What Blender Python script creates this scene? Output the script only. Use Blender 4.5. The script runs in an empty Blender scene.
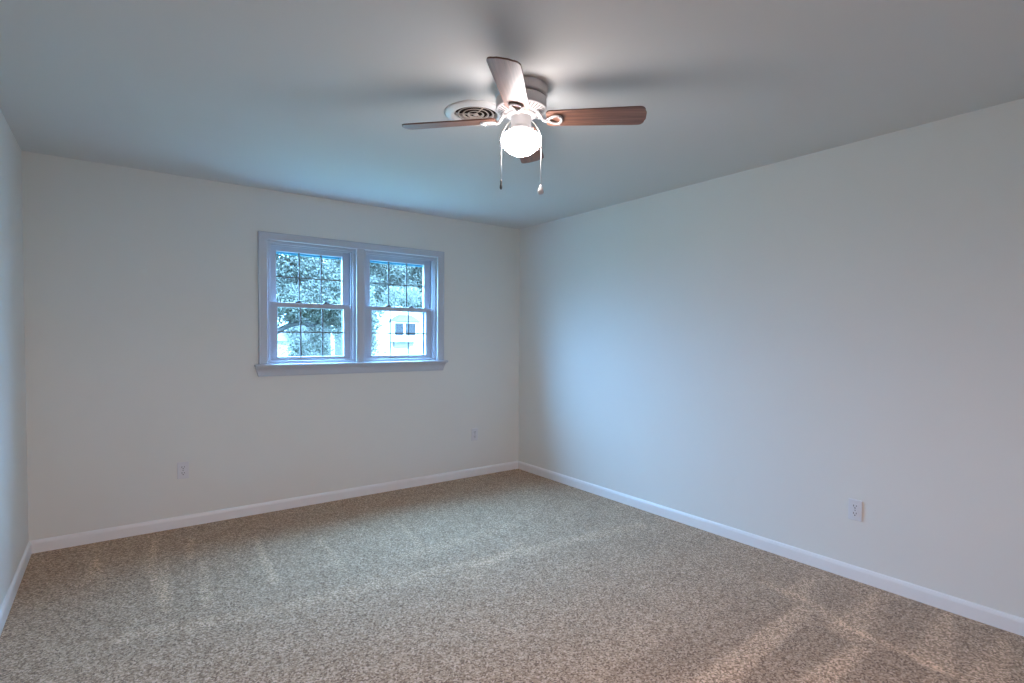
import bpy, bmesh, math, random
from mathutils import Vector, Matrix
SC = bpy.context.scene
COL = SC.collection
PI = math.pi

# ------------------------------------------------------------------ camera
W, D, H = 3.755, 4.95, 2.44            # room width (x: -W..0), depth (y: -D..0), height
cam_d = bpy.data.cameras.new('camera')
cam = bpy.data.objects.new('camera', cam_d); COL.objects.link(cam)
cam_d.sensor_width = 36.0
cam_d.lens = 536.276 / 1024 * 36
cam_d.shift_y = 11.447 / 1024
cam_d.clip_start = 0.02; cam_d.clip_end = 500
CR = Vector((0.80402804, -0.59454996, 0.00701845))
CU = Vector((0.01122385, 0.02697796, 0.99957302))
CF = Vector((0.59448544, 0.80360596, -0.02836417))
cam.matrix_world = Matrix(((CR.x, CU.x, -CF.x, -3.31546), (CR.y, CU.y, -CF.y, -4.35902),
                           (CR.z, CU.z, -CF.z, 1.34024), (0, 0, 0, 1)))
SC.camera = cam

# ------------------------------------------------------------------ sky, light, exposure
SKY_N = (25.0, 55.0, 96.0)             # bright cool sky in front of the window
SKY_S = (25.0, 55.0, 96.0)             # the same sky behind the viewer
FILL_GLASS = (0.50, 0.155, 0.078)        # amber tint of the rear window added as warm fill
HORIZON_N, HORIZON_S, BELOW = 0.17, 0.25, 0.15   # brightness near and under the horizon against the zenith
BULB = 46.0
BULB_TINT = (1.0, 0.92, 0.91)
SC.view_settings.view_transform = 'Standard'
SC.view_settings.look = 'None'
SC.view_settings.exposure = 0.16
SC.view_settings.gamma = 1.0
SC.view_settings.use_curve_mapping = False
SC.cycles.use_denoising = True
SC.cycles.max_bounces = 12
SC.cycles.diffuse_bounces = 8
SC.cycles.transparent_max_bounces = 16
SC.cycles.sample_clamp_indirect = 8.0

wd = bpy.data.worlds.new('overcast_sky'); SC.world = wd; wd.use_nodes = True
nt = wd.node_tree
bg = nt.nodes['Background']
tc = nt.nodes.new('ShaderNodeTexCoord'); sx = nt.nodes.new('ShaderNodeSeparateXYZ')
ramp = nt.nodes.new('ShaderNodeMapRange'); ramp.inputs['From Min'].default_value = 0.02
ramp.inputs['From Max'].default_value = 0.75; ramp.inputs['To Max'].default_value = 1.0
low = nt.nodes.new('ShaderNodeMapRange'); low.inputs['From Min'].default_value = -0.06
low.inputs['From Max'].default_value = 0.0; low.inputs['To Min'].default_value = BELOW; low.inputs['To Max'].default_value = 1.0
mu = nt.nodes.new('ShaderNodeMath'); mu.operation = 'MULTIPLY'
ns = nt.nodes.new('ShaderNodeMapRange'); ns.inputs['From Min'].default_value = -0.05; ns.inputs['From Max'].default_value = 0.05
hz = nt.nodes.new('ShaderNodeMapRange'); hz.inputs['From Min'].default_value = -0.05; hz.inputs['From Max'].default_value = 0.05
hz.inputs['To Min'].default_value = HORIZON_S; hz.inputs['To Max'].default_value = HORIZON_N
mc = nt.nodes.new('ShaderNodeMix'); mc.data_type = 'RGBA'
mc.inputs[6].default_value = (*SKY_S, 1); mc.inputs[7].default_value = (*SKY_N, 1)
nt.links.new(tc.outputs['Generated'], sx.inputs[0])
nt.links.new(sx.outputs['Y'], hz.inputs['Value']); nt.links.new(hz.outputs[0], ramp.inputs['To Min'])
nt.links.new(sx.outputs['Z'], ramp.inputs['Value']); nt.links.new(sx.outputs['Z'], low.inputs['Value']); nt.links.new(sx.outputs['Y'], ns.inputs['Value'])
nt.links.new(ramp.outputs[0], mu.inputs[0]); nt.links.new(low.outputs[0], mu.inputs[1]); nt.links.new(mu.outputs[0], bg.inputs['Strength'])
nt.links.new(ns.outputs[0], mc.inputs[0]); nt.links.new(mc.outputs[2], bg.inputs['Color'])

RX0, RX1, RZ0, RZ1 = -3.20, -1.60, 0.85, 2.05          # unseen rear window, added to fill the room with light
def portal(name, loc, sx_, sz_, rx):
    pl = bpy.data.lights.new(name, 'AREA'); pl.shape = 'RECTANGLE'; pl.size = sx_; pl.size_y = sz_
    pl.cycles.is_portal = True
    po = bpy.data.objects.new(name, pl); COL.objects.link(po); po.location = loc; po.rotation_euler = (rx, 0, 0)
portal('window_daylight_portal', (-1.67, 0.16, 1.597), 1.46, 0.97, -PI / 2)
portal('rear_fill_portal', ((RX0 + RX1) / 2, -D - 0.16, (RZ0 + RZ1) / 2), RX1 - RX0, RZ1 - RZ0, PI / 2)

# ------------------------------------------------------------------ materials
def mat(name, color, rough=0.5, spec=0.5, metal=0.0, noise=0.0, nscale=40.0, bump=0.0, bscale=200.0, emis=None):
    m = bpy.data.materials.new(name); m.use_nodes = True
    t = m.node_tree; b = t.nodes['Principled BSDF']
    b.inputs['Base Color'].default_value = (*color, 1)
    b.inputs['Roughness'].default_value = rough
    b.inputs['Specular IOR Level'].default_value = spec
    b.inputs['Metallic'].default_value = metal
    c = t.nodes.new('ShaderNodeTexCoord')
    if noise:
        n = t.nodes.new('ShaderNodeTexNoise'); n.inputs['Scale'].default_value = nscale; n.inputs['Detail'].default_value = 4
        r = t.nodes.new('ShaderNodeMapRange'); r.inputs['To Min'].default_value = 1 - noise; r.inputs['To Max'].default_value = 1 + noise
        h = t.nodes.new('ShaderNodeHueSaturation'); h.inputs['Color'].default_value = (*color, 1)
        t.links.new(c.outputs['Object'], n.inputs['Vector']); t.links.new(n.outputs['Fac'], r.inputs['Value'])
        t.links.new(r.outputs[0], h.inputs['Value']); t.links.new(h.outputs[0], b.inputs['Base Color'])
    if bump:
        n = t.nodes.new('ShaderNodeTexNoise'); n.inputs['Scale'].default_value = bscale; n.inputs['Detail'].default_value = 3
        bp = t.nodes.new('ShaderNodeBump'); bp.inputs['Strength'].default_value = bump; bp.inputs['Distance'].default_value = 0.002
        t.links.new(c.outputs['Object'], n.inputs['Vector']); t.links.new(n.outputs['Fac'], bp.inputs['Height'])
        t.links.new(bp.outputs[0], b.inputs['Normal'])
    if emis:
        b.inputs['Emission Color'].default_value = (*emis[0], 1); b.inputs['Emission Strength'].default_value = emis[1]
    return m

M = {}
M['wall'] = mat('cream_wall_paint', (0.785, 0.795, 0.765), 0.55, 0.3, noise=0.012, nscale=3, bump=0.15, bscale=260)
M['ceiling'] = mat('flat_ceiling_paint', (0.69, 0.70, 0.69), 0.8, 0.2, noise=0.012, nscale=3, bump=0.15, bscale=260)
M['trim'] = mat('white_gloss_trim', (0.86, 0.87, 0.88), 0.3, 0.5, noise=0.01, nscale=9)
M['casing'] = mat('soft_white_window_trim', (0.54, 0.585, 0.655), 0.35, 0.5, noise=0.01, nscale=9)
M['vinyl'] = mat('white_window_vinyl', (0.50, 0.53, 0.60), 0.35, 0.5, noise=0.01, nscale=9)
M['grille'] = mat('taupe_window_grille', (0.13, 0.12, 0.12), 0.5, noise=0.02, nscale=30)
M['lock'] = mat('grey_lock_metal', (0.10, 0.10, 0.11), 0.45, 0.5, 0.0, noise=0.02, nscale=60)
M['reveal'] = mat('glare_damped_outside_jamb', (0.035, 0.07, 0.095), 0.6, noise=0.03, nscale=20)  # outside trim darkened in colour to cancel sky glare on the jambs
M['outer'] = mat('slate_blue_outside_trim', (0.07, 0.42, 0.66), 0.5, noise=0.03, nscale=20)  # same outside trim, colour kept bright for the weakly lit head
M['fan'] = mat('white_fan_enamel', (0.58, 0.56, 0.56), 0.35, 0.5, noise=0.01, nscale=30)
M['fan_dark'] = mat('shaded_vent_slot', (0.16, 0.14, 0.13), 0.6, noise=0.05, nscale=60)
M['blade_edge'] = mat('dark_blade_edge', (0.16, 0.075, 0.05), 0.5, noise=0.05, nscale=60)
M['chain'] = mat('pale_beaded_chain', (0.70, 0.69, 0.68), 0.35, 0.5, 0.3, noise=0.05, nscale=400)
M['brass'] = mat('dark_metal_chain_tip', (0.10, 0.09, 0.085), 0.35, 0.5, 0.7, noise=0.05, nscale=100)
M['outlet'] = mat('white_outlet_plastic', (0.74, 0.75, 0.78), 0.35, 0.5, noise=0.01, nscale=60)
M['slot'] = mat('black_outlet_slot', (0.03, 0.03, 0.03), 0.6, noise=0.05, nscale=60)
M['vent'] = mat('white_vent_enamel', (0.74, 0.73, 0.72), 0.35, 0.5, noise=0.02, nscale=30)
M['duct'] = mat('dark_brown_duct', (0.022, 0.014, 0.009), 0.8, noise=0.3, nscale=40)  # very dark brown with random mottling
M['louver'] = mat('mottled_vent_louver', (0.52, 0.45, 0.40), 0.5, noise=0.12, nscale=45)  # greyish tan with random mottling
M['bark'] = mat('grey_bark', (0.022, 0.018, 0.015), 0.9, noise=0.3, nscale=12, bump=0.5, bscale=30)
M['leaf'] = mat('blue_green_leaf', (0.135, 0.128, 0.102), 0.6, 0.3, noise=0.25, nscale=2.2)
_t = M['leaf'].node_tree                                 # thin leaves let the sky through
_b = _t.nodes['Principled BSDF']; _tr = _t.nodes.new('ShaderNodeBsdfTranslucent'); _x = _t.nodes.new('ShaderNodeMixShader'); _x.inputs[0].default_value = 0.5
for l in list(_t.links):
    if l.to_socket == _b.inputs['Base Color']: _t.links.new(l.from_socket, _tr.inputs['Color'])
_t.links.new(_b.outputs[0], _x.inputs[1]); _t.links.new(_tr.outputs[0], _x.inputs[2])
_t.links.new(_x.outputs[0], _t.nodes['Material Output'].inputs['Surface'])
M['lawn'] = mat('lawn_grass', (0.055, 0.075, 0.045), 0.9, noise=0.3, nscale=3)
M['siding'] = mat('white_house_siding', (0.50, 0.46, 0.42), 0.6, noise=0.03, nscale=2)
M['shingle'] = mat('grey_roof_shingle', (0.032, 0.024, 0.021), 0.9, noise=0.25, nscale=6)
M['pane'] = mat('blue_house_window_pane', (0.012, 0.009, 0.009), 0.2, 0.3, noise=0.1, nscale=2)
M['panel'] = mat('pale_grey_panel', (0.10, 0.075, 0.062), 0.6, noise=0.03, nscale=3)
M['hwhite'] = mat('white_house_trim', (0.7, 0.68, 0.66), 0.5, noise=0.02, nscale=6)
M['hblue'] = mat('blue_grey_siding', (0.036, 0.028, 0.022), 0.7, noise=0.06, nscale=4)
M['globe'] = mat('lit_frosted_glass_globe', (0.9, 0.88, 0.85), 0.3, 0.5, noise=0.01, nscale=20, emis=(BULB_TINT, BULB))
_t = M['globe'].node_tree                                # frosted bowl: the lamp sits low in it, so the shoulder glows less
_g = _t.nodes.new('ShaderNodeTexCoord'); _s = _t.nodes.new('ShaderNodeSeparateXYZ'); _m = _t.nodes.new('ShaderNodeMapRange')
_m.inputs['From Min'].default_value = 2.212; _m.inputs['From Max'].default_value = 2.240; _m.inputs['To Min'].default_value = BULB; _m.inputs['To Max'].default_value = BULB * 0.35
_t.links.new(_g.outputs['Object'], _s.inputs[0]); _t.links.new(_s.outputs['Z'], _m.inputs['Value'])
_t.links.new(_m.outputs[0], _t.nodes['Principled BSDF'].inputs['Emission Strength'])

def glass_mat(name, tint):
    m = bpy.data.materials.new(name); m.use_nodes = True
    t = m.node_tree; t.nodes.clear()
    o = t.nodes.new('ShaderNodeOutputMaterial'); mx = t.nodes.new('ShaderNodeMixShader')
    tr = t.nodes.new('ShaderNodeBsdfTransparent'); gl = t.nodes.new('ShaderNodeBsdfGlossy')
    lw = t.nodes.new('ShaderNodeLayerWeight'); lw.inputs['Blend'].default_value = 0.5
    pw = t.nodes.new('ShaderNodeMath'); pw.operation = 'POWER'; pw.inputs[1].default_value = 5
    fr = t.nodes.new('ShaderNodeMath'); fr.operation = 'MULTIPLY_ADD'; fr.inputs[1].default_value = 0.6; fr.inputs[2].default_value = 0.03
    t.links.new(lw.outputs['Facing'], pw.inputs[0]); t.links.new(pw.outputs[0], fr.inputs[0])
    tr.inputs['Color'].default_value = (*tint, 1); gl.inputs['Roughness'].default_value = 0.02
    t.links.new(fr.outputs[0], mx.inputs[0]); t.links.new(tr.outputs[0], mx.inputs[1]); t.links.new(gl.outputs[0], mx.inputs[2])
    t.links.new(mx.outputs[0], o.inputs['Surface'])
    return m
M['glass'] = glass_mat('clear_window_glass', (0.93, 0.97, 0.98))
M['amber'] = glass_mat('amber_fill_light_glass', FILL_GLASS)

def wood_mat():
    m = bpy.data.materials.new('reddish_brown_blade_veneer'); m.use_nodes = True
    t = m.node_tree; b = t.nodes['Principled BSDF']
    c = t.nodes.new('ShaderNodeTexCoord'); mp = t.nodes.new('ShaderNodeMapping'); mp.inputs['Scale'].default_value = (1.6, 28, 28)
    n = t.nodes.new('ShaderNodeTexNoise'); n.inputs['Scale'].default_value = 3.0; n.inputs['Detail'].default_value = 7; n.inputs['Distortion'].default_value = 0.6
    r = t.nodes.new('ShaderNodeValToRGB')
    e = r.color_ramp.elements
    e[0].position = 0.30; e[0].color = (0.135, 0.058, 0.036, 1); e[1].position = 0.72; e[1].color = (0.31, 0.150, 0.098, 1)
    t.links.new(c.outputs['Object'], mp.inputs['Vector']); t.links.new(mp.outputs[0], n.inputs['Vector'])
    t.links.new(n.outputs['Fac'], r.inputs['Fac']); t.links.new(r.outputs[0], b.inputs['Base Color'])
    b.inputs['Roughness'].default_value = 0.45
    b.inputs['Coat Weight'].default_value = 0.2; b.inputs['Coat Roughness'].default_value = 0.35
    return m
M['wood'] = wood_mat()

def carpet_mat():
    m = bpy.data.materials.new('speckled_brown_carpet'); m.use_nodes = True
    t = m.node_tree; b = t.nodes['Principled BSDF']; L = t.links.new
    N = t.nodes.new
    c = N('ShaderNodeTexCoord')
    v = N('ShaderNodeTexVoronoi'); v.inputs['Scale'].default_value = 150; v.inputs['Randomness'].default_value = 1.0
    sp = N('ShaderNodeSeparateColor')
    n1 = N('ShaderNodeTexNoise'); n1.inputs['Scale'].default_value = 95; n1.inputs['Detail'].default_value = 5; n1.inputs['Roughness'].default_value = 0.75
    a = N('ShaderNodeMath'); a.operation = 'MULTIPLY_ADD'; a.inputs[1].default_value = 0.62
    s = N('ShaderNodeMath'); s.operation = 'MULTIPLY'; s.inputs[1].default_value = 0.38
    ramp = N('ShaderNodeValToRGB'); cr = ramp.color_ramp
    cr.elements[0].position = 0.12; cr.elements[0].color = (0.13, 0.070, 0.038, 1)
    cr.elements[1].position = 0.88; cr.elements[1].color = (0.76, 0.57, 0.41, 1)
    for p, q in ((0.34, (0.29, 0.174, 0.098)), (0.52, (0.45, 0.295, 0.178)), (0.70, (0.60, 0.42, 0.28))):
        e = cr.elements.new(p); e.color = (*q, 1)
    L(c.outputs['Object'], v.inputs['Vector']); L(v.outputs['Color'], sp.inputs[0]); L(c.outputs['Object'], n1.inputs['Vector'])
    L(n1.outputs['Fac'], s.inputs[0]); L(sp.outputs[0], a.inputs[0]); L(s.outputs[0], a.inputs[2])
    L(a.outputs[0], ramp.inputs['Fac'])
    # brushed pile: vacuum tracks lean the tufts one way or the other
    at = N('ShaderNodeAttribute'); at.attribute_name = 'pile_lean'
    n2 = N('ShaderNodeTexNoise'); n2.inputs['Scale'].default_value = 5.5; n2.inputs['Detail'].default_value = 3
    L(c.outputs['Object'], n2.inputs['Vector'])
    r2 = N('ShaderNodeMapRange'); r2.inputs['To Min'].default_value = -0.13; r2.inputs['To Max'].default_value = 0.13
    L(n2.outputs['Fac'], r2.inputs['Value'])
    ad = N('ShaderNodeMath'); ad.operation = 'ADD'; L(at.outputs['Fac'], ad.inputs[0]); L(r2.outputs[0], ad.inputs[1])
    on = N('ShaderNodeMath'); on.operation = 'ADD'; on.inputs[1].default_value = 1.0; L(ad.outputs[0], on.inputs[0])
    mx = N('ShaderNodeVectorMath'); mx.operation = 'SCALE'; L(ramp.outputs[0], mx.inputs[0]); L(on.outputs[0], mx.inputs['Scale'])
    L(mx.outputs[0], b.inputs['Base Color'])
    bp = N('ShaderNodeBump'); bp.inputs['Strength'].default_value = 0.75; bp.inputs['Distance'].default_value = 0.006
    L(a.outputs[0], bp.inputs['Height']); L(bp.outputs[0], b.inputs['Normal'])
    b.inputs['Roughness'].default_value = 0.95; b.inputs['Specular IOR Level'].default_value = 0.1
    b.inputs['Sheen Weight'].default_value = 0.25; b.inputs['Sheen Roughness'].default_value = 0.5
    return m
M['carpet'] = carpet_mat()

# ------------------------------------------------------------------ mesh helpers
class MB:
    def __init__(s): s.bm = bmesh.new(); s.mi = 0
    def _tag(s, faces):
        for f in faces: f.material_index = s.mi
    def box(s, lo, hi, bev=0.0, seg=2):
        c = [(lo[i] + hi[i]) / 2 for i in range(3)]; d = [abs(hi[i] - lo[i]) for i in range(3)]
        r = bmesh.ops.create_cube(s.bm, size=1, matrix=Matrix.Translation(c) @ Matrix.Diagonal((*d, 1)))
        fs = set(f for v in r['verts'] for f in v.link_faces); s._tag(fs)
        if bev:
            es = list(set(e for v in r['verts'] for e in v.link_edges))
            g = bmesh.ops.bevel(s.bm, geom=es, offset=bev, segments=seg, profile=0.5, affect='EDGES', clamp_overlap=True)
            s._tag(g['faces'])
        return s
    def prism(s, pts, depth_vec):
        a = [s.bm.verts.new(p) for p in pts]; dv = Vector(depth_vec)
        b = [s.bm.verts.new(Vector(p) + dv) for p in pts]
        fs = [s.bm.faces.new(a), s.bm.faces.new(list(reversed(b)))]
        n = len(a)
        for i in range(n): fs.append(s.bm.faces.new((a[i], b[i], b[(i + 1) % n], a[(i + 1) % n])))
        s._tag(fs); return s
    def lathe(s, prof, seg=48, center=(0, 0, 0)):
        rings = []
        for r, z in prof:
            if r < 1e-6: rings.append([s.bm.verts.new((center[0], center[1], center[2] + z))])
            else: rings.append([s.bm.verts.new((center[0] + r * math.cos(2 * PI * k / seg), center[1] + r * math.sin(2 * PI * k / seg), center[2] + z)) for k in range(seg)])
        fs = []
        for A, B in zip(rings, rings[1:]):
            for k in range(seg):
                j = (k + 1) % seg
                if len(A) == 1 and len(B) == 1: continue
                if len(A) == 1: fs.append(s.bm.faces.new((A[0], B[k], B[j])))
                elif len(B) == 1: fs.append(s.bm.faces.new((A[k], B[0], A[j])))
                else: fs.append(s.bm.faces.new((A[k], B[k], B[j], A[j])))
        for f in fs: f.smooth = True
        s._tag(fs); return s
    def tube(s, pts, rad, seg=10, closed=False, flat=1.0, cap=True):
        pts = [Vector(p) for p in pts]; n = len(pts)
        rads = rad if isinstance(rad, (list, tuple)) else [rad] * n
        rings = []; up = Vector((0, 0, 1)); prev = None
        for i, p in enumerate(pts):
            if closed: t = pts[(i + 1) % n] - pts[i - 1]
            else: t = pts[min(i + 1, n - 1)] - pts[max(i - 1, 0)]
            t.normalize()
            if prev is None: u = t.cross(up if abs(t.z) < 0.95 else Vector((1, 0, 0)))
            else: u = prev - t * prev.dot(t)
            u.normalize(); prev = u; w = t.cross(u)
            rings.append([s.bm.verts.new(p + (u * math.cos(2 * PI * k / seg) + w * math.sin(2 * PI * k / seg) * flat) * rads[i]) for k in range(seg)])
        fs = []
        m = n if closed else n - 1
        for i in range(m):
            A, B = rings[i], rings[(i + 1) % n]
            for k in range(seg):
                j = (k + 1) % seg; fs.append(s.bm.faces.new((A[k], A[j], B[j], B[k])))
        for f in fs: f.smooth = True
        if cap and not closed: fs += [s.bm.faces.new(list(reversed(rings[0]))), s.bm.faces.new(rings[-1])]
        s._tag(fs); return s
    def build(s, name, mats, parent=None, loc=(0, 0, 0)):
        bmesh.ops.recalc_face_normals(s.bm, faces=s.bm.faces[:])
        me = bpy.data.meshes.new(name); s.bm.to_mesh(me); s.bm.free()
        for m in (mats if isinstance(mats, (list, tuple)) else [mats]): me.materials.append(m)
        o = bpy.data.objects.new(name, me); COL.objects.link(o); o.location = loc
        if parent: o.parent = parent
        return o

def tag(o, label=None, cat=None, group=None, kind=None):
    for k, v in (('label', label), ('category', cat), ('group', group), ('kind', kind)):
        if v: o[k] = v
    return o
def thing(name, loc=(0, 0, 0), rz=0.0, **kw):
    o = bpy.data.objects.new(name, None); COL.objects.link(o); o.location = loc; o.rotation_euler = (0, 0, rz)
    o.empty_display_size = 0.1
    return tag(o, **kw)
def copy_tree(o, parent=None):
    c = o.copy(); COL.objects.link(c)
    if parent: c.parent = parent
    for ch in list(o.children): copy_tree(ch, c)
    return c
def struct(o, label=None, cat=None): return tag(o, label, cat, None, 'structure')

# ------------------------------------------------------------------ room shell
OX0, OX1, OZ0, OZ1 = -2.395, -0.945, 1.110, 2.066        # window opening
T = 0.13
b = MB()
b.box((-W - T, 0, -0.12), (OX0, T, H + 0.1)).box((OX1, 0, -0.12), (T, T, H + 0.1))
b.box((OX0, 0, -0.12), (OX1, T, OZ0)).box((OX0, 0, OZ1), (OX1, T, H + 0.1))
struct(b.build('wall_back', M['wall']), 'cream painted wall with the double window', 'wall')
struct(MB().box((0, -D - T, -0.12), (T, 0, H + 0.1)).build('wall_right', M['wall']), 'plain cream painted wall on the right of the room', 'wall')
struct(MB().box((-W - T, -D - T, -0.12), (-W, 0, H + 0.1)).build('wall_left', M['wall']), 'cream painted wall at the left edge', 'wall')
b = MB()
b.box((-W, -D - T, -0.12), (RX0, -D, H + 0.1)).box((RX1, -D - T, -0.12), (0, -D, H + 0.1))
b.box((RX0, -D - T, -0.12), (RX1, -D, RZ0)).box((RX0, -D - T, RZ1), (RX1, -D, H + 0.1))
struct(b.build('wall_front', M['wall']), 'cream painted wall behind the viewer', 'wall')
b = MB()
for x0, x1, z0, z1 in ((RX0, RX0 + .05, RZ0, RZ1), (RX1 - .05, RX1, RZ0, RZ1), (RX0 + .05, RX1 - .05, RZ0, RZ0 + .05), (RX0 + .05, RX1 - .05, RZ1 - .05, RZ1), (RX0 + .05, RX1 - .05, (RZ0 + RZ1) / 2 - .02, (RZ0 + RZ1) / 2 + .02)):
    b.box((x0, -D - 0.09, z0), (x1, -D - 0.03, z1))
w3 = struct(b.build('added_fill_window', M['vinyl']), 'unseen window with amber glass added behind the viewer for warm fill light', 'window')
b = MB(); q = [b.bm.verts.new(p) for p in ((RX0 + .04, -D - .06, RZ0 + .04), (RX1 - .04, -D - .06, RZ0 + .04), (RX1 - .04, -D - .06, RZ1 - .04), (RX0 + .04, -D - .06, RZ1 - .04))]
b.bm.faces.new(q); b.build('glass_pane', M['amber'], w3)
VX, VY = -1.880, -2.105                                   # ceiling vent centre
# ceiling with a round duct hole
b = MB()
hole = [b.bm.verts.new((VX + 0.108 * math.cos(2 * PI * k / 48), VY + 0.108 * math.sin(2 * PI * k / 48), H)) for k in range(48)]
top = [b.bm.verts.new((v.co.x, v.co.y, H + 0.1)) for v in hole]
def sq(k):
    a = 2 * PI * k / 48; c, s_ = math.cos(a), math.sin(a); m = 0.2 / max(abs(c), abs(s_)); return VX + c * m, VY + s_ * m
so = [b.bm.verts.new((*sq(k), H)) for k in range(48)]
for k in range(48):
    j = (k + 1) % 48
    b.bm.faces.new((hole[k], hole[j], so[j], so[k])); b.bm.faces.new((hole[k], top[k], top[j], hole[j]))
x0, x1, y0, y1 = VX - 0.2, VX + 0.2, VY - 0.2, VY + 0.2
b.box((-W, -D, H), (x0, 0, H + 0.1)).box((x1, -D, H), (0, 0, H + 0.1)).box((x0, -D, H), (x1, y0, H + 0.1)).box((x0, y1, H), (x1, 0, H + 0.1))
struct(b.build('ceiling', M['ceiling']), 'flat painted ceiling', 'ceiling')

# wall-to-wall carpet, pile brushed by the vacuum cleaner
STROKES = [  # points on the floor, half width at start and end, lean
 ([(-0.58, -3.11), (-1.06, -3.15), (-1.60, -3.20)], .028, .062, .24),
 ([(-0.74, -3.42), (-0.96, -3.415), (-1.30, -3.41)], .022, .050, .26),
 ([(-0.45, -2.84), (-0.47, -3.07), (-0.58, -3.32), (-0.62, -3.66), (-0.60, -4.1)], .016, .02, .22),
 ([(-0.12, -3.27), (-0.50, -3.31), (-0.62, -3.33)], .012, .075, .24),
 ([(-0.05, -3.55), (-0.59, -3.64)], .010, .060, .22),
 ([(-0.14, -3.78), (-0.55, -3.81)], .010, .055, .20),
 ([(-0.22, -2.98), (-0.46, -3.01)], .020, .050, .20),
 ([(-0.75, -3.28), (-1.70, -3.30)], .075, .075, -.14),
 ([(-0.72, -3.56), (-1.7, -3.57)], .09, .09, -.13),
 ([(-0.62, -2.97), (-1.7, -3.00)], .09, .10, -.10),
 ([(-0.30, -3.16), (-0.40, -3.17)], .06, .05, -.10),
 ([(-0.10, -3.42), (-0.50, -3.46)], .07, .05, -.08),
 ([(-3.3, -1.46), (-2.75, -1.58), (-2.48, -1.60), (-1.95, -1.66), (-1.44, -1.71), (-0.3, -1.84)], .045, .045, .15),
 ([(-1.22, -1.63), (-1.72, -1.82)], .03, .05, .13),
 ([(-1.05, -1.30), (-1.45, -1.36), (-1.9, -1.36)], .05, .04, .12),
 ([(-3.42, -0.07), (-3.43, -0.67)], .006, .012, .13),
 ([(-3.12, -0.18), (-3.17, -0.70), (-3.13, -1.16)], .01, .018, .24),
 ([(-2.93, -0.32), (-2.97, -0.64)], .008, .018, .24),
 ([(-2.91, -0.75), (-2.96, -1.35)], .014, .016, .20),
 ([(-2.58, -0.50), (-2.63, -1.27)], .008, .016, .24),
 ([(-3.09, -0.59), (-3.13, -1.29)], .012, .018, .18),
 ([(-2.25, -0.80), (-2.27, -1.35)], .01, .016, .16),
 ([(-1.68, -0.73), (-1.75, -1.26)], .01, .016, .16),
 ([(-3.42, -0.35), (-3.47, -0.72)], .006, .012, .13),
 ([(-3.42, -0.35), (-3.37, -0.83)], .006, .012, .13),
]
def seg_d(px, py, A, B):
    dx, dy = B[0] - A[0], B[1] - A[1]; l2 = dx * dx + dy * dy
    t = max(0, min(1, ((px - A[0]) * dx + (py - A[1]) * dy) / l2))
    return math.hypot(px - A[0] - t * dx, py - A[1] - t * dy), t
step = 0.0125
nx, ny = int(W / step), int(D / step)
lean = [0.0] * ((nx + 1) * (ny + 1))
for pts, w0, w1, val in STROKES:
    xs = [p[0] for p in pts]; ys = [p[1] for p in pts]; pad = 0.16
    i0, i1 = max(0, int((min(xs) - pad + W) / W * nx)), min(nx, int((max(xs) + pad + W) / W * nx) + 1)
    j0, j1 = max(0, int((min(ys) - pad + D) / D * ny)), min(ny, int((max(ys) + pad + D) / D * ny) + 1)
    ns = len(pts) - 1
    for i in range(i0, i1 + 1):
        for j in range(j0, j1 + 1):
            x, y = -W + W * i / nx, -D + D * j / ny
            best = (9, 0)
            for k in range(ns):
                d, t = seg_d(x, y, pts[k], pts[k + 1])
                if d < best[0]: best = (d, (k + t) / ns)
            w = w0 + (w1 - w0) * best[1]
            f = max(0, min(1, 1 - (best[0] - w) / 0.02))
            lean[i * (ny + 1) + j] += val * f
me = bpy.data.meshes.new('floor')
vs = [(-W + W * i / nx, -D + D * j / ny, 0) for i in range(nx + 1) for j in range(ny + 1)]
fs = [(i * (ny + 1) + j, (i + 1) * (ny + 1) + j, (i + 1) * (ny + 1) + j + 1, i * (ny + 1) + j + 1) for i in range(nx) for j in range(ny)]
k0 = len(vs)                                             # slab under the carpet
vs += [(-W, -D, -0.1), (0, -D, -0.1), (0, 0, -0.1), (-W, 0, -0.1)]
fs += [(k0 + 3, k0 + 2, k0 + 1, k0)]
me.from_pydata(vs, [], fs)
at = me.attributes.new('pile_lean', 'FLOAT', 'POINT'); at.data.foreach_set('value', lean + [0.0] * 4)
me.materials.append(M['carpet'])
fl = bpy.data.objects.new('floor', me); COL.objects.link(fl)
struct(fl, 'speckled brown carpeted floor with vacuum tracks', 'floor')

# baseboards
def base_profile(t=0.014, h=0.078):
    return [(0, 0), (t, 0), (t, h - 0.020), (t - 0.002, h - 0.012), (t - 0.006, h - 0.004), (0.003, h), (0, h)]
BP = base_profile()
struct(MB().prism([(-W, -p[0], p[1]) for p in BP], (W, 0, 0)).build('baseboard_back', M['trim']), 'white baseboard under the window wall', 'baseboard')
struct(MB().prism([(-p[0], -D, p[1]) for p in BP], (0, D - 0.014, 0)).build('baseboard_right', M['trim']), 'white baseboard along the right wall', 'baseboard')
struct(MB().prism([(-W + p[0], -D, p[1]) for p in BP], (0, D - 0.014, 0)).build('baseboard_left', M['trim']), 'white baseboard along the left wall', 'baseboard')
struct(MB().prism([(-W + 0.014, -D + p[0], p[1]) for p in BP], (W - 0.028, 0, 0)).build('baseboard_front', M['trim']), 'white baseboard on the wall behind the viewer', 'baseboard')

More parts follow.
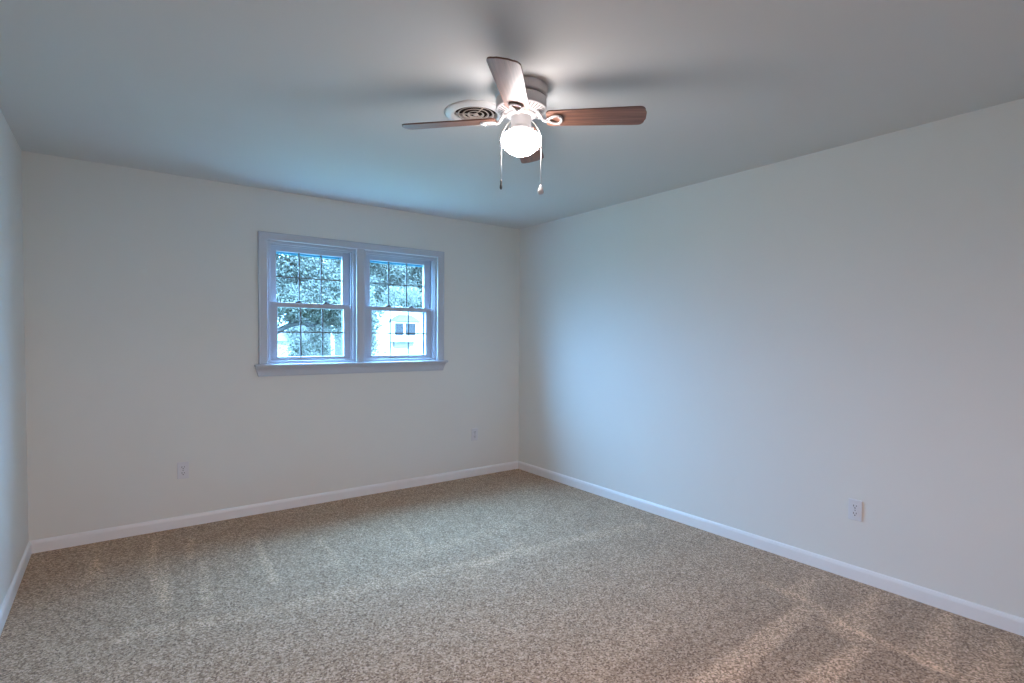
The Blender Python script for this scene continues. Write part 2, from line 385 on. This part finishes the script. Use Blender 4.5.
# ------------------------------------------------------------------ window trim
CX0, CX1, CZ1 = -2.456, -0.884, 2.122
MX0, MX1 = -1.702, -1.640                                # mullion
STZ = 1.128                                              # stool top
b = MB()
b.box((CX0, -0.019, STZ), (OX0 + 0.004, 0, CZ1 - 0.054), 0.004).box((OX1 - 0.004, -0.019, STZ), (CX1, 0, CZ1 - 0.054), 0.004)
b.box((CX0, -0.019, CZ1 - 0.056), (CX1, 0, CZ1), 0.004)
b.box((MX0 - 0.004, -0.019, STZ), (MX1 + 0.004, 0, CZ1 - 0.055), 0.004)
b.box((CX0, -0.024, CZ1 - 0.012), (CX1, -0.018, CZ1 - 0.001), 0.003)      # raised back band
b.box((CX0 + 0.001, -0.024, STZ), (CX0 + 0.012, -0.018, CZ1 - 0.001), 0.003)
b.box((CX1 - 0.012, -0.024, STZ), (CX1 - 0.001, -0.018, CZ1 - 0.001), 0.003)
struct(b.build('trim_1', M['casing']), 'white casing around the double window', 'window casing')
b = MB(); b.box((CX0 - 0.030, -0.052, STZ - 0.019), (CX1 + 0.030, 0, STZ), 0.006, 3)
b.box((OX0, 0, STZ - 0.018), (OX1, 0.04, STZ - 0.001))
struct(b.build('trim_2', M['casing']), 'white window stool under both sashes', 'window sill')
prof = [(0, 1.036), (-0.016, 1.036), (-0.018, 1.046), (-0.018, 1.075), (-0.022, 1.088), (-0.032, 1.100), (-0.036, 1.109), (0, 1.109)]
b = MB(); n = len(prof)
L_ = [b.bm.verts.new((-2.458 - (p[1] - 1.036) * 0.30, p[0], p[1])) for p in prof]
R_ = [b.bm.verts.new((-0.892 + (p[1] - 1.036) * 0.34, p[0], p[1])) for p in prof]
b.bm.faces.new(L_); b.bm.faces.new(list(reversed(R_)))
for i in range(n): b.bm.faces.new((L_[i], R_[i], R_[(i + 1) % n], L_[(i + 1) % n]))
struct(b.build('trim_3', M['casing']), 'white apron moulding below the window stool', 'window apron')
# outside trim round the opening, and the mullion between the two units
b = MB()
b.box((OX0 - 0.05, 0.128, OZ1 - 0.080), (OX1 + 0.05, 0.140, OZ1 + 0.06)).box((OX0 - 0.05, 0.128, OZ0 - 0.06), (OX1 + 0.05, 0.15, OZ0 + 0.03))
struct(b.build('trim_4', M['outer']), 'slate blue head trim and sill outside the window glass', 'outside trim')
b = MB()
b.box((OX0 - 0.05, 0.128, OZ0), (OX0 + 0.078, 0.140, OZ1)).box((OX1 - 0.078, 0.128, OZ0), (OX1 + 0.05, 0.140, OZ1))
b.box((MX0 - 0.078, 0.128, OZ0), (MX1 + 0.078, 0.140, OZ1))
struct(b.build('trim_6', M['reveal']), 'side jambs outside the window glass, darkened in colour against sky glare', 'outside trim')
struct(MB().box((MX0, 0.0, OZ0 + 0.018), (MX1, 0.128, OZ1)).build('trim_5', M['casing']), 'white mullion post between the two windows', 'mullion')

def rect_frame(b, x0, x1, z0, z1, l, r, bt, tp, y0, y1, bev=0.003):
    b.box((x0, y0, z0), (x0 + l, y1, z1), bev).box((x1 - r, y0, z0), (x1, y1, z1), bev)
    b.box((x0 + l - 0.003, y0, z0), (x1 - r + 0.003, y1, z0 + bt), bev).box((x0 + l - 0.003, y0, z1 - tp), (x1 - r + 0.003, y1, z1), bev)
def make_window(name, X0, X1, label):
    root = struct(thing(name, ((X0 + X1) / 2, 0.0, OZ0)), label, 'window')
    cx = (X0 + X1) / 2; hw = (X1 - X0) / 2
    def fin(b, nm, m, par, abs_par=True):
        o = b.build(nm, m, par)
        for v in o.data.vertices: v.co -= Vector((cx, 0, OZ0))
        return o
    Z0, Z1 = STZ, OZ1
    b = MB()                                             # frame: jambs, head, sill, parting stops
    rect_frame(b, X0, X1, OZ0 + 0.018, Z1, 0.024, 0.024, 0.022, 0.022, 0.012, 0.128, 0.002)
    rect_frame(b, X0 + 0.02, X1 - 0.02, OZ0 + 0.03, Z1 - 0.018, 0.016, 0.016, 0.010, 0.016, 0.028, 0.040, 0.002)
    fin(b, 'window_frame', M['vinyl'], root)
    gx0, gx1 = cx - 0.258, cx + 0.258
    mz0, mz1 = 1.566, 1.604
    # upper sash, farther out
    b = MB(); rect_frame(b, gx0 - 0.062, gx1 + 0.062, mz0 + 0.004, 2.046, 0.062, 0.062, 0.034, 0.046, 0.086, 0.118)
    us = fin(b, 'upper_sash', M['vinyl'], root)
    b = MB(); b.box((gx0 - 0.004, 0.102, mz1), (gx1 + 0.004, 0.106, 2.004)); fin(b, 'glass_pane', M['glass'], us)
    def grille(z0, z1, y, par):
        b = MB()
        for k in (1, 2):
            x = gx0 + (gx1 - gx0) * k / 3; b.box((x - 0.0055, y, z0 - 0.002), (x + 0.0055, y + 0.005, z1 + 0.002))
        zm = (z0 + z1) / 2; b.box((gx0 - 0.002, y - 0.001, zm - 0.005), (gx1 + 0.002, y + 0.006, zm + 0.005))
        fin(b, 'grille', M['grille'], par)
    grille(mz1, 2.001, 0.092, us)
    # lower sash, inside
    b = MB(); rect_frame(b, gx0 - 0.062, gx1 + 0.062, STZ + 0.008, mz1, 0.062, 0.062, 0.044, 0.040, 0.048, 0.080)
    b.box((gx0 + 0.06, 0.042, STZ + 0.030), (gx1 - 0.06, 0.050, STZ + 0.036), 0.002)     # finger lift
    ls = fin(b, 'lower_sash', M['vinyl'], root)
    b = MB(); b.box((gx0 - 0.004, 0.064, STZ + 0.050), (gx1 + 0.004, 0.068, mz0 + 0.002)); fin(b, 'glass_pane', M['glass'], ls)
    grille(STZ + 0.052, mz0 - 0.002, 0.054, ls)
    for fx in (0.30, 0.72):
        x = gx0 + (gx1 - gx0) * fx
        b = MB(); b.box((x - 0.026, 0.050, mz1 - 0.001), (x + 0.026, 0.076, mz1 + 0.007), 0.002)
        b.lathe([(0, 0.018), (0.011, 0.018), (0.013, 0.013), (0.013, 0.005), (0, 0.005)], 20, (x, 0.063, mz1))
        b.box((x - 0.006, 0.052, mz1 + 0.009), (x + 0.034, 0.060, mz1 + 0.016), 0.002)
        fin(b, 'sash_lock', M['lock'], ls)
    return root
make_window('window_1', OX0, MX0, 'left double hung sash window with grey grilles')
make_window('window_2', MX1, OX1, 'right double hung sash window looking at the white house')

# ------------------------------------------------------------------ wall outlets
def make_outlet(label):
    root = thing('wall_outlet', label=label, cat='outlet')           # faces local -y
    b = MB(); b.box((-0.035, -0.007, -0.0585), (0.035, 0, 0.0585), 0.003, 2); b.build('cover_plate', M['outlet'], root)
    for s in (1, -1):
        z = 0.0205 * s
        b = MB(); pts = []
        for k in range(32):
            a = 2 * PI * k / 32; x, zz = 0.0172 * math.cos(a), 0.0172 * math.sin(a)
            pts.append((x, -0.0088, z + max(-0.0135, min(0.0135, zz))))
        b.prism(pts, (0, 0.004, 0)); r = b.build('receptacle', M['outlet'], root)
        MB().box((-0.0085, -0.0094, z - 0.001), (-0.0055, -0.0070, z + 0.009)).build('slot', M['slot'], r)
        MB().box((0.0055, -0.0094, z + 0.000), (0.0085, -0.0070, z + 0.008)).build('slot', M['slot'], r)
        MB().prism([(0.0032 * math.cos(2 * PI * k / 12), -0.0094, z - 0.008 + 0.0032 * math.sin(2 * PI * k / 12)) for k in range(12)], (0, 0.002, 0)).build('slot', M['slot'], r)
    MB().prism([(0.0028 * math.cos(2 * PI * k / 12), -0.0085, 0.0028 * math.sin(2 * PI * k / 12)) for k in range(12)], (0, 0.003, 0)).build('screw', M['lock'], root)
    return root
o1 = make_outlet('white electrical outlet low on the window wall, left of the window')
o1.location = (-2.945, 0, 0.398)
o2 = copy_tree(o1); o2['label'] = 'white electrical outlet low on the window wall near the far corner'
o2.location = (-0.535, 0, 0.405)
o3 = copy_tree(o1); o3['label'] = 'white electrical outlet on the right wall'
o3.location = (0, -3.116, 0.392); o3.rotation_euler = (0, 0, -PI / 2)
for o in (o1, o2, o3): o['group'] = 'white wall outlets'

# ------------------------------------------------------------------ round ceiling vent
vent = thing('ceiling_vent', (VX, VY, H), label='round white ceiling vent with concentric louvers behind the fan', cat='vent')
b = MB(); b.lathe([(0.150, 0.0), (0.151, -0.004), (0.147, -0.009), (0.138, -0.011), (0.130, -0.015), (0.118, -0.016), (0.109, -0.013), (0.105, -0.004), (0.106, 0.02)], 64)
b.build('flange', M['vent'], vent)
for r0 in (0.090, 0.066, 0.042):
    b = MB(); b.lathe([(r0, -0.006), (r0 - 0.001, -0.0085), (r0 - 0.0095, -0.0035), (r0 - 0.0095, -0.0015), (r0, -0.006)], 56)
    b.build('louver_ring', M['louver'], vent)
b = MB(); b.lathe([(0.0, -0.011), (0.010, -0.010), (0.014, -0.006), (0.010, -0.002), (0, -0.001)], 32); b.build('center_cap', M['louver'], vent)
b = MB()
for k in range(3):
    a = 2 * PI * k / 3 + 0.4; c, s_ = math.cos(a), math.sin(a)
    b.tube([(c * 0.006, s_ * 0.006, -0.003), (c * 0.104, s_ * 0.104, -0.003)], 0.003, 8)
b.build('spoke', M['louver'], vent)
b = MB(); b.lathe([(0.1075, 0.0), (0.1075, 0.09), (0, 0.09)], 48); b.build('duct', M['duct'], vent)

# ------------------------------------------------------------------ ceiling fan
FX, FY = -1.865, -2.454
fan = thing('ceiling_fan', (FX, FY, 0), label='white ceiling fan with four brown wooden blades and a lit globe', cat='ceiling fan')
b = MB(); b.lathe([(0, H), (0.1135, H), (0.115, H - 0.006), (0.115, H - 0.036), (0.112, H - 0.041), (0.1, H - 0.041), (0, H - 0.050)], 64)
b.build('ceiling_canopy', M['fan'], fan)
b = MB(); b.lathe([(0, 2.391), (0.106, 2.391), (0.111, 2.387), (0.112, 2.382), (0.112, 2.362), (0.111, 2.352), (0.110, 2.348), (0, 2.348)], 64)
mh = b.build('motor_housing', M['fan'], fan)
b = MB(); b.lathe([(0.110, 2.350), (0.1115, 2.346), (0.108, 2.342), (0.066, 2.326), (0.062, 2.326), (0.062, 2.35)], 64)
b.mi = 1
for k in range(36):                                       # cooling slots pressed in the bottom pan
    a = 2 * PI * (k + 0.5) / 36; c, s_ = math.cos(a), math.sin(a); p = Vector((-s_, c, 0)) * 0.0030
    r0, r1 = 0.073, 0.103
    def zz(r): return 2.326 + (r - 0.066) / 0.042 * 0.016 - 0.0006
    q = [Vector((c * r0, s_ * r0, zz(r0))) - p, Vector((c * r1, s_ * r1, zz(r1))) - p, Vector((c * r1, s_ * r1, zz(r1))) + p, Vector((c * r0, s_ * r0, zz(r0))) + p]
    b.prism(q, (0, 0, 0.0004))
b.build('vent_pan', [M['fan'], M['fan_dark']], mh)
b = MB(); b.lathe([(0, 2.345), (0.064, 2.345), (0.066, 2.335), (0.064, 2.318), (0.058, 2.312), (0, 2.312)], 48); b.build('rotor_hub', M['fan'], fan)
b = MB(); b.lathe([(0, 2.316), (0.044, 2.316), (0.046, 2.306), (0.045, 2.272), (0.048, 2.262), (0.053, 2.258), (0.053, 2.246), (0.049, 2.243), (0, 2.243)], 48)
sw = b.build('light_fitter', M['fan'], fan)
for k in range(3):
    a = 2 * PI * k / 3 + 0.9; c, s_ = math.cos(a), math.sin(a)
    MB().tube([(c * 0.050, s_ * 0.050, 2.252), (c * 0.061, s_ * 0.061, 2.252)], [0.004, 0.0045], 10).build('thumb_screw', M['fan'], sw)
# schoolhouse style bowl
b = MB(); prof = [(0.047, 2.252), (0.050, 2.245), (0.064, 2.241), (0.078, 2.234), (0.087, 2.224), (0.0905, 2.212), (0.0885, 2.199), (0.081, 2.186), (0.068, 2.172), (0.053, 2.160), (0.037, 2.152), (0.019, 2.148), (0, 2.147)]
b.lathe(prof, 64); gl = b.build('glass_globe', M['globe'], fan)

def blade_outline():
    pts = []
    def wid(x):                                            # half width along the blade
        t = (x - 0.112) / (0.533 - 0.112); return 0.052 + 0.010 * min(1, t * 1.15)
    x0, x1, rc = 0.112, 0.533, 0.026
    up = []
    for k in range(5): up.append((x0 + 0.018 * (1 - math.cos(PI / 2 * k / 4)), wid(x0) - 0.018 + 0.018 * math.sin(PI / 2 * k / 4)))
    for k in range(1, 10): x = x0 + 0.018 + (x1 - rc - x0 - 0.018) * k / 10; up.append((x, wid(x)))
    for k in range(8): up.append((x1 - rc + rc * math.sin(PI / 2 * k / 7), wid(x1) - rc + rc * math.cos(PI / 2 * k / 7)))
    up.append((x1 + 0.006, 0.02))
    return up + [(x, -y) for x, y in reversed(up)]
BZ, PITCH, A0 = 2.305, math.radians(-12), math.radians(-44.3)
def rot(co, ang):                                          # pitched and swung to its angle about the fan axis
    return Matrix.Rotation(ang, 4, 'Z') @ Matrix.Rotation(PITCH, 4, 'X') @ Vector(co)
bl_me = None
BL = ['wooden blade pointing at the plain right wall', 'wooden blade behind the globe', 'wooden blade passing under the round vent', 'wooden blade nearest the viewer, catching the lamp']
for k in range(4):
    ang = A0 + k * PI / 2
    if bl_me is None:
        b = MB(); ol = blade_outline(); b.mi = 1
        b.prism([(x, y, -0.003) for x, y in ol], (0, 0, 0.006))
        b.bm.normal_update()
        for f in b.bm.faces:
            if len(f.verts) > 6: f.material_index = 0
        bl = b.build('blade', [M['wood'], M['blade_edge']], fan); bl_me = bl.data
        b = MB()                                           # white cast arm with an open loop under the blade
        b.tube([(0.056, 0, 0.026), (0.072, 0, 0.022), (0.090, 0, 0.004), (0.100, 0, -0.010), (0.112, 0, -0.013), (0.122, 0, -0.011)], [0.010, 0.009, 0.008, 0.0075, 0.0075, 0.007], 12, flat=0.8)
        lp = []
        for i in range(28):
            a = 2 * PI * i / 28; t = (1 - math.cos(a)) / 2
            lp.append((0.116 + 0.062 * t, 0.034 * math.sin(a) * (0.35 + 0.75 * t), -0.0085))
        b.tube(lp, 0.0062, 10, closed=True, flat=0.8)
        b.tube([(0.074, -0.030, 0.021), (0.082, -0.012, 0.014), (0.100, 0, -0.004)], 0.005, 8).tube([(0.074, 0.030, 0.021), (0.082, 0.012, 0.014), (0.100, 0, -0.004)], 0.005, 8)
        ir = b.build('blade_iron', M['fan'], fan)
        screws = []
        for (x, y) in ((0.126, 0.0), (0.168, 0.026), (0.168, -0.026)):
            s_ = MB().lathe([(0, -0.0175), (0.004, -0.016), (0.0052, -0.012), (0.0052, -0.006), (0, -0.006)], 14, (x, y, 0)).build('screw', M['fan'], ir)
            screws.append(s_)
    else:
        bl = bl0.copy(); COL.objects.link(bl)
        ir = ir0.copy(); COL.objects.link(ir)
        for s0 in screws: c = s0.copy(); COL.objects.link(c); c.parent = ir
    if k == 0: bl0, ir0 = bl, ir
    for o in (bl, ir):
        o.location = (0, 0, BZ); o.rotation_mode = 'QUATERNION'
        o.rotation_quaternion = (Matrix.Rotation(ang, 4, 'Z') @ Matrix.Rotation(math.radians(1.1), 4, 'Y') @ Matrix.Rotation(PITCH, 4, 'X')).to_quaternion()
    bl['label'] = BL[k]
# pull chains, over the rim of the globe and straight down
def chain(side, fwd, zend, nm):
    d = CR.copy(); d.z = 0; d.normalize(); f = Vector((-d.y, d.x, 0))
    def P(r, z, g=1.0): v = d * side * r + f * fwd * g; return (v.x, v.y, z)
    pts = [P(0.046, 2.292, .3), P(0.056, 2.290, .4), P(0.072, 2.266), P(0.090, 2.240), P(0.0985, 2.218), P(0.0985, 2.18), P(0.0985, 2.10), P(0.0985, zend)]
    c = MB().tube(pts, 0.0019, 8).build('pull_chain', M['chain'], fan)
    end = Vector(pts[-1])
    return c, end
c1, e1 = chain(-.875, -0.030, 2.026, 'a')
b = MB().lathe([(0, 0.004), (0.003, 0.003), (0.0042, -0.004), (0.0045, -0.018), (0.006, -0.022), (0.006, -0.032), (0.003, -0.038), (0, -0.039)], 16, tuple(e1))
k1 = b.build('pull_knob', M['brass'], c1); k1['label'] = 'small dark metal chain end'
c2, e2 = chain(0.885, -0.030, 2.008, 'b')
b = MB().lathe([(0, 0.004), (0.004, 0.001), (0.0065, -0.008), (0.012, -0.020), (0.0145, -0.029), (0.012, -0.037), (0.006, -0.042), (0, -0.043)], 20, tuple(e2))
k2 = b.build('pull_knob', M['fan'], c2); k2['label'] = 'white bell shaped pull knob'

# ------------------------------------------------------------------ outdoors
G = -1.0
struct(MB().box((-40, T, G - 0.1), (60, 90, G)).build('ground', M['lawn']), 'lawn outside the window', 'lawn')

def leaf_cloud(b, rng, blobs, n, size):
    wts = [q[6] for q in blobs]; tot = sum(wts)
    for (cx, cy, cz, rx, ry, rz, w) in blobs:
        for _ in range(int(n * w / tot)):
            while True:
                p = Vector((rng.uniform(-1, 1), rng.uniform(-1, 1), rng.uniform(-1, 1)))
                if p.length <= 1: break
            p = Vector((cx + p.x * rx, cy + p.y * ry, cz + p.z * rz))
            s = size * rng.uniform(0.6, 1.35)
            R = Matrix.Rotation(rng.uniform(0, 2 * PI), 3, 'Z') @ Matrix.Rotation(rng.uniform(-1.0, 1.0), 3, 'X') @ Matrix.Rotation(rng.uniform(-1.0, 1.0), 3, 'Y')
            q = [R @ Vector(v) + p for v in ((0, 0, 0), (0.32 * s, 0.5 * s, 0.10 * s), (0, s, -0.06 * s), (-0.32 * s, 0.5 * s, 0.10 * s))]
            v = [b.bm.verts.new(c) for c in q]
            b.bm.faces.new((v[0], v[1], v[2])); b.bm.faces.new((v[0], v[2], v[3]))

def make_tree(label, base, limbs, blobs, n, size, seed):
    rng = random.Random(seed)
    root = thing('leafy_tree', base, label=label, cat='tree')
    o = Vector(base)
    b = MB()
    for pts, r0, r1 in limbs:
        m = len(pts); b.tube([Vector(p) - o for p in pts], [r0 + (r1 - r0) * i / (m - 1) for i in range(m)], 10)
    b.build('trunk', M['bark'], root)
    b = MB(); leaf_cloud(b, rng, [(q[0] - o.x, q[1] - o.y, q[2] - o.z, *q[3:]) for q in blobs], n, size)
    b.build('foliage', M['leaf'], root)
    return root
rng = random.Random(4)
blA = []
for k in range(72):                                        # upper crown, in clumps
    blA.append((-1.6 + 4.2 * (k % 12 + rng.random()) / 12, rng.uniform(11.3, 12.5), 1.95 + 2.3 * (k // 12 + rng.random()) / 6, rng.uniform(.35, .6), .5, rng.uniform(.3, .5), 1.0))
for (x, z, r, w) in ((.5, 1.95, .4, .7), (1.0, 2.05, .4, .8), (1.6, 2.05, .4, .9), (2.2, 2.0, .4, .9), (1.45, 1.45, .30, .45), (1.55, 1.15, .34, .6), (1.25, 1.0, .28, .28), (1.75, .9, .3, .42), (.85, 1.42, .25, .26), (.93, 1.05, .22, .28), (.9, .72, .22, .26), (2.1, 1.6, .3, .42), (.7, .95, .3, .10), (2.3, 1.3, .3, .3), (1.0, .6, .3, .22), (1.6, .5, .35, .4)):
    blA.append((x, 12.0, z, r, r, r * .9, w))
make_tree('leafy tree with an arching low branch outside the left window', (-0.5, 12.0, G),
          [([(-0.5, 12, G), (-0.46, 12, 0.2), (-0.5, 12, 1.2), (-0.3, 12, 2.6), (0.0, 12, 4.2)], .24, .07),
           ([(-0.48, 12, 0.75), (0.0, 12, 1.22), (.41, 12, 1.48), (.75, 12, 1.67), (1.05, 12, 1.73), (1.48, 12, 1.66), (1.62, 12, 1.84), (1.80, 12, 2.2), (2.0, 12, 2.9)], .10, .03),
           ([(1.05, 12, 1.73), (1.3, 12, 1.62), (1.48, 12, 1.45), (1.55, 12, 1.0)], .035, .012),
           ([(.75, 12, 1.67), (.8, 12, 2.1), (.95, 12, 2.7)], .04, .02),
           ([(-0.35, 12, 2.3), (0.6, 12, 3.0), (1.6, 12, 3.6)], .07, .02)], blA, 85000, .075, 11)
blB = []
for k in range(121):
    blB.append((3.3 + 3.9 * (k % 11 + rng.random()) / 11, rng.uniform(13.8, 15.2), 2.6 + 2.2 * (k // 11 + rng.random()) / 11, rng.uniform(.4, .65), .5, rng.uniform(.3, .5), 1.0))
for (x, z, r, w) in ((3.35, 2.45, .42, 1.3), (3.4, 2.0, .42, 1.5), (3.42, 1.6, .40, 1.2), (3.45, 1.2, .38, 1.0), (3.4, .8, .38, .9), (3.85, 2.25, .32, .6), (3.78, 1.75, .28, .30), (3.74, 1.1, .30, .28), (3.9, .7, .3, .15), (4.4, 2.75, .4, .6), (5.1, 2.8, .4, .6), (3.3, .4, .4, .4)):
    blB.append((x, 13.0, z, r, r, r * .9, w))
make_tree('leafy tree in front of the white house outside the right window', (3.2, 13.2, G),
          [([(3.2, 13.2, G), (3.22, 13.2, 0.6), (3.3, 13.2, 2.0), (3.6, 13.9, 3.4), (4.0, 14.4, 4.4)], .16, .04),
           ([(3.3, 13.2, 2.0), (3.9, 14.2, 2.9), (5.0, 15.0, 3.5), (6.0, 15.2, 3.9)], .06, .02)], blB, 110000, .078, 23)

# white house across the street: gable wall, roof, bay window with its own little hip roof
HY = 26.0
hs = thing('house', (9.4, HY, G), label='white gabled house with a bay window seen through the right window', cat='house')
def HP(x, y, z): return (x - 9.4, y - HY, z - G)
b = MB(); b.prism([HP(6.6, HY, G), HP(12.6, HY, G), HP(12.6, HY, 2.55), HP(9.6, HY, 4.45), HP(6.6, HY, 2.55)], (0, 9, 0)); b.build('wall', M['siding'], hs)
b = MB()
for s in (1, -1):
    e, t_ = (9.6 + s * 3.35, 2.33), (9.6, 4.45)
    b.prism([HP(e[0], HY - 0.35, e[1]), HP(t_[0], HY - 0.35, t_[1]), HP(t_[0], HY - 0.35, t_[1] + .16), HP(e[0], HY - 0.35, e[1] + .16)], (0, 9.7, 0))
b.build('roof', M['shingle'], hs)
bx0, bx1 = 9.98, 11.86
bay = MB().prism([HP(bx0, HY, 1.05), HP(bx0 + .06, HY - .5, 1.05), HP(bx1 - .34, HY - .5, 1.05), HP(bx1, HY, 1.05)], (0, 0, 1.2)).build('bay_window', M['hwhite'], hs)
for (u0, u1) in ((bx0 + .10, bx0 + .66), (bx0 + .80, bx1 - .42)):
    MB().box(HP(u0, HY - .52, 1.44), HP(u1, HY - .495, 2.16)).build('pane', M['pane'], bay)
b = MB().prism([HP(bx1 - .29, HY - .44, 1.44), HP(bx1 - .07, HY - .12, 1.44), HP(bx1 - .07, HY - .12, 2.16), HP(bx1 - .29, HY - .44, 2.16)], (.01, -.01, 0)); b.build('pane', M['pane'], bay)
MB().prism([HP(bx0 + .20, HY, 0.75), HP(bx0 + .20, HY - .30, 0.75), HP(bx1 - .45, HY - .30, 0.75), HP(bx1 - .45, HY, 0.75)], (0, 0, 0.30)).build('panel', M['panel'], bay)
b = MB(); r0 = [HP(bx0 - .15, HY, 2.27), HP(bx0 + .15, HY - .68, 2.27), HP(bx1 - .15, HY - .68, 2.27), HP(bx1 + .15, HY, 2.27)]; r1 = [HP(bx0 + .5, HY, 2.68), HP(bx0 + .55, HY - .2, 2.68), HP(bx1 - .55, HY - .2, 2.68), HP(bx1 - .5, HY, 2.68)]
A = [b.bm.verts.new(p) for p in r0]; B = [b.bm.verts.new(p) for p in r1]
b.bm.faces.new(A); b.bm.faces.new(B)
for i in range(4): b.bm.faces.new((A[i], A[(i + 1) % 4], B[(i + 1) % 4], B[i]))
b.build('bay_roof', M['shingle'], bay)

# low white garage at the left, blue-grey house behind the tree, white post
gr = thing('garage', (2.4, 22, G), label='low white outbuilding at the lower left of the left window', cat='outbuilding')
MB().box((-3.0, 0, 0), (1.15, 3.5, 2.12)).build('wall', M['siding'], gr)
MB().prism([(-3.2, -0.3, 2.12), (-3.2, 1.75, 2.75), (-3.2, 3.8, 2.12)], (4.45, 0, 0)).build('roof', M['shingle'], gr)
bh = thing('house', (5.25, 20, G), label='blue grey house behind the arching tree outside the left window', cat='house')
MB().box((-1.3, 0, 0), (1.2, 5, 3.1)).build('wall', M['hblue'], bh)
MB().prism([(-1.55, -0.4, 3.1), (-1.55, 2.5, 4.4), (-1.55, 5.4, 3.1)], (3.0, 0, 0)).build('roof', M['shingle'], bh)
pt = thing('post', (2.98, 15.0, G), label='slender white post with a short arm outside the left window', cat='post')
MB().box((-0.05, -0.05, 0), (0.05, 0.05, 2.80), 0.01).build('pole', M['hwhite'], pt)
MB().box((-0.02, -0.03, 2.72), (0.34, 0.03, 2.80), 0.01).build('arm', M['hwhite'], pt)
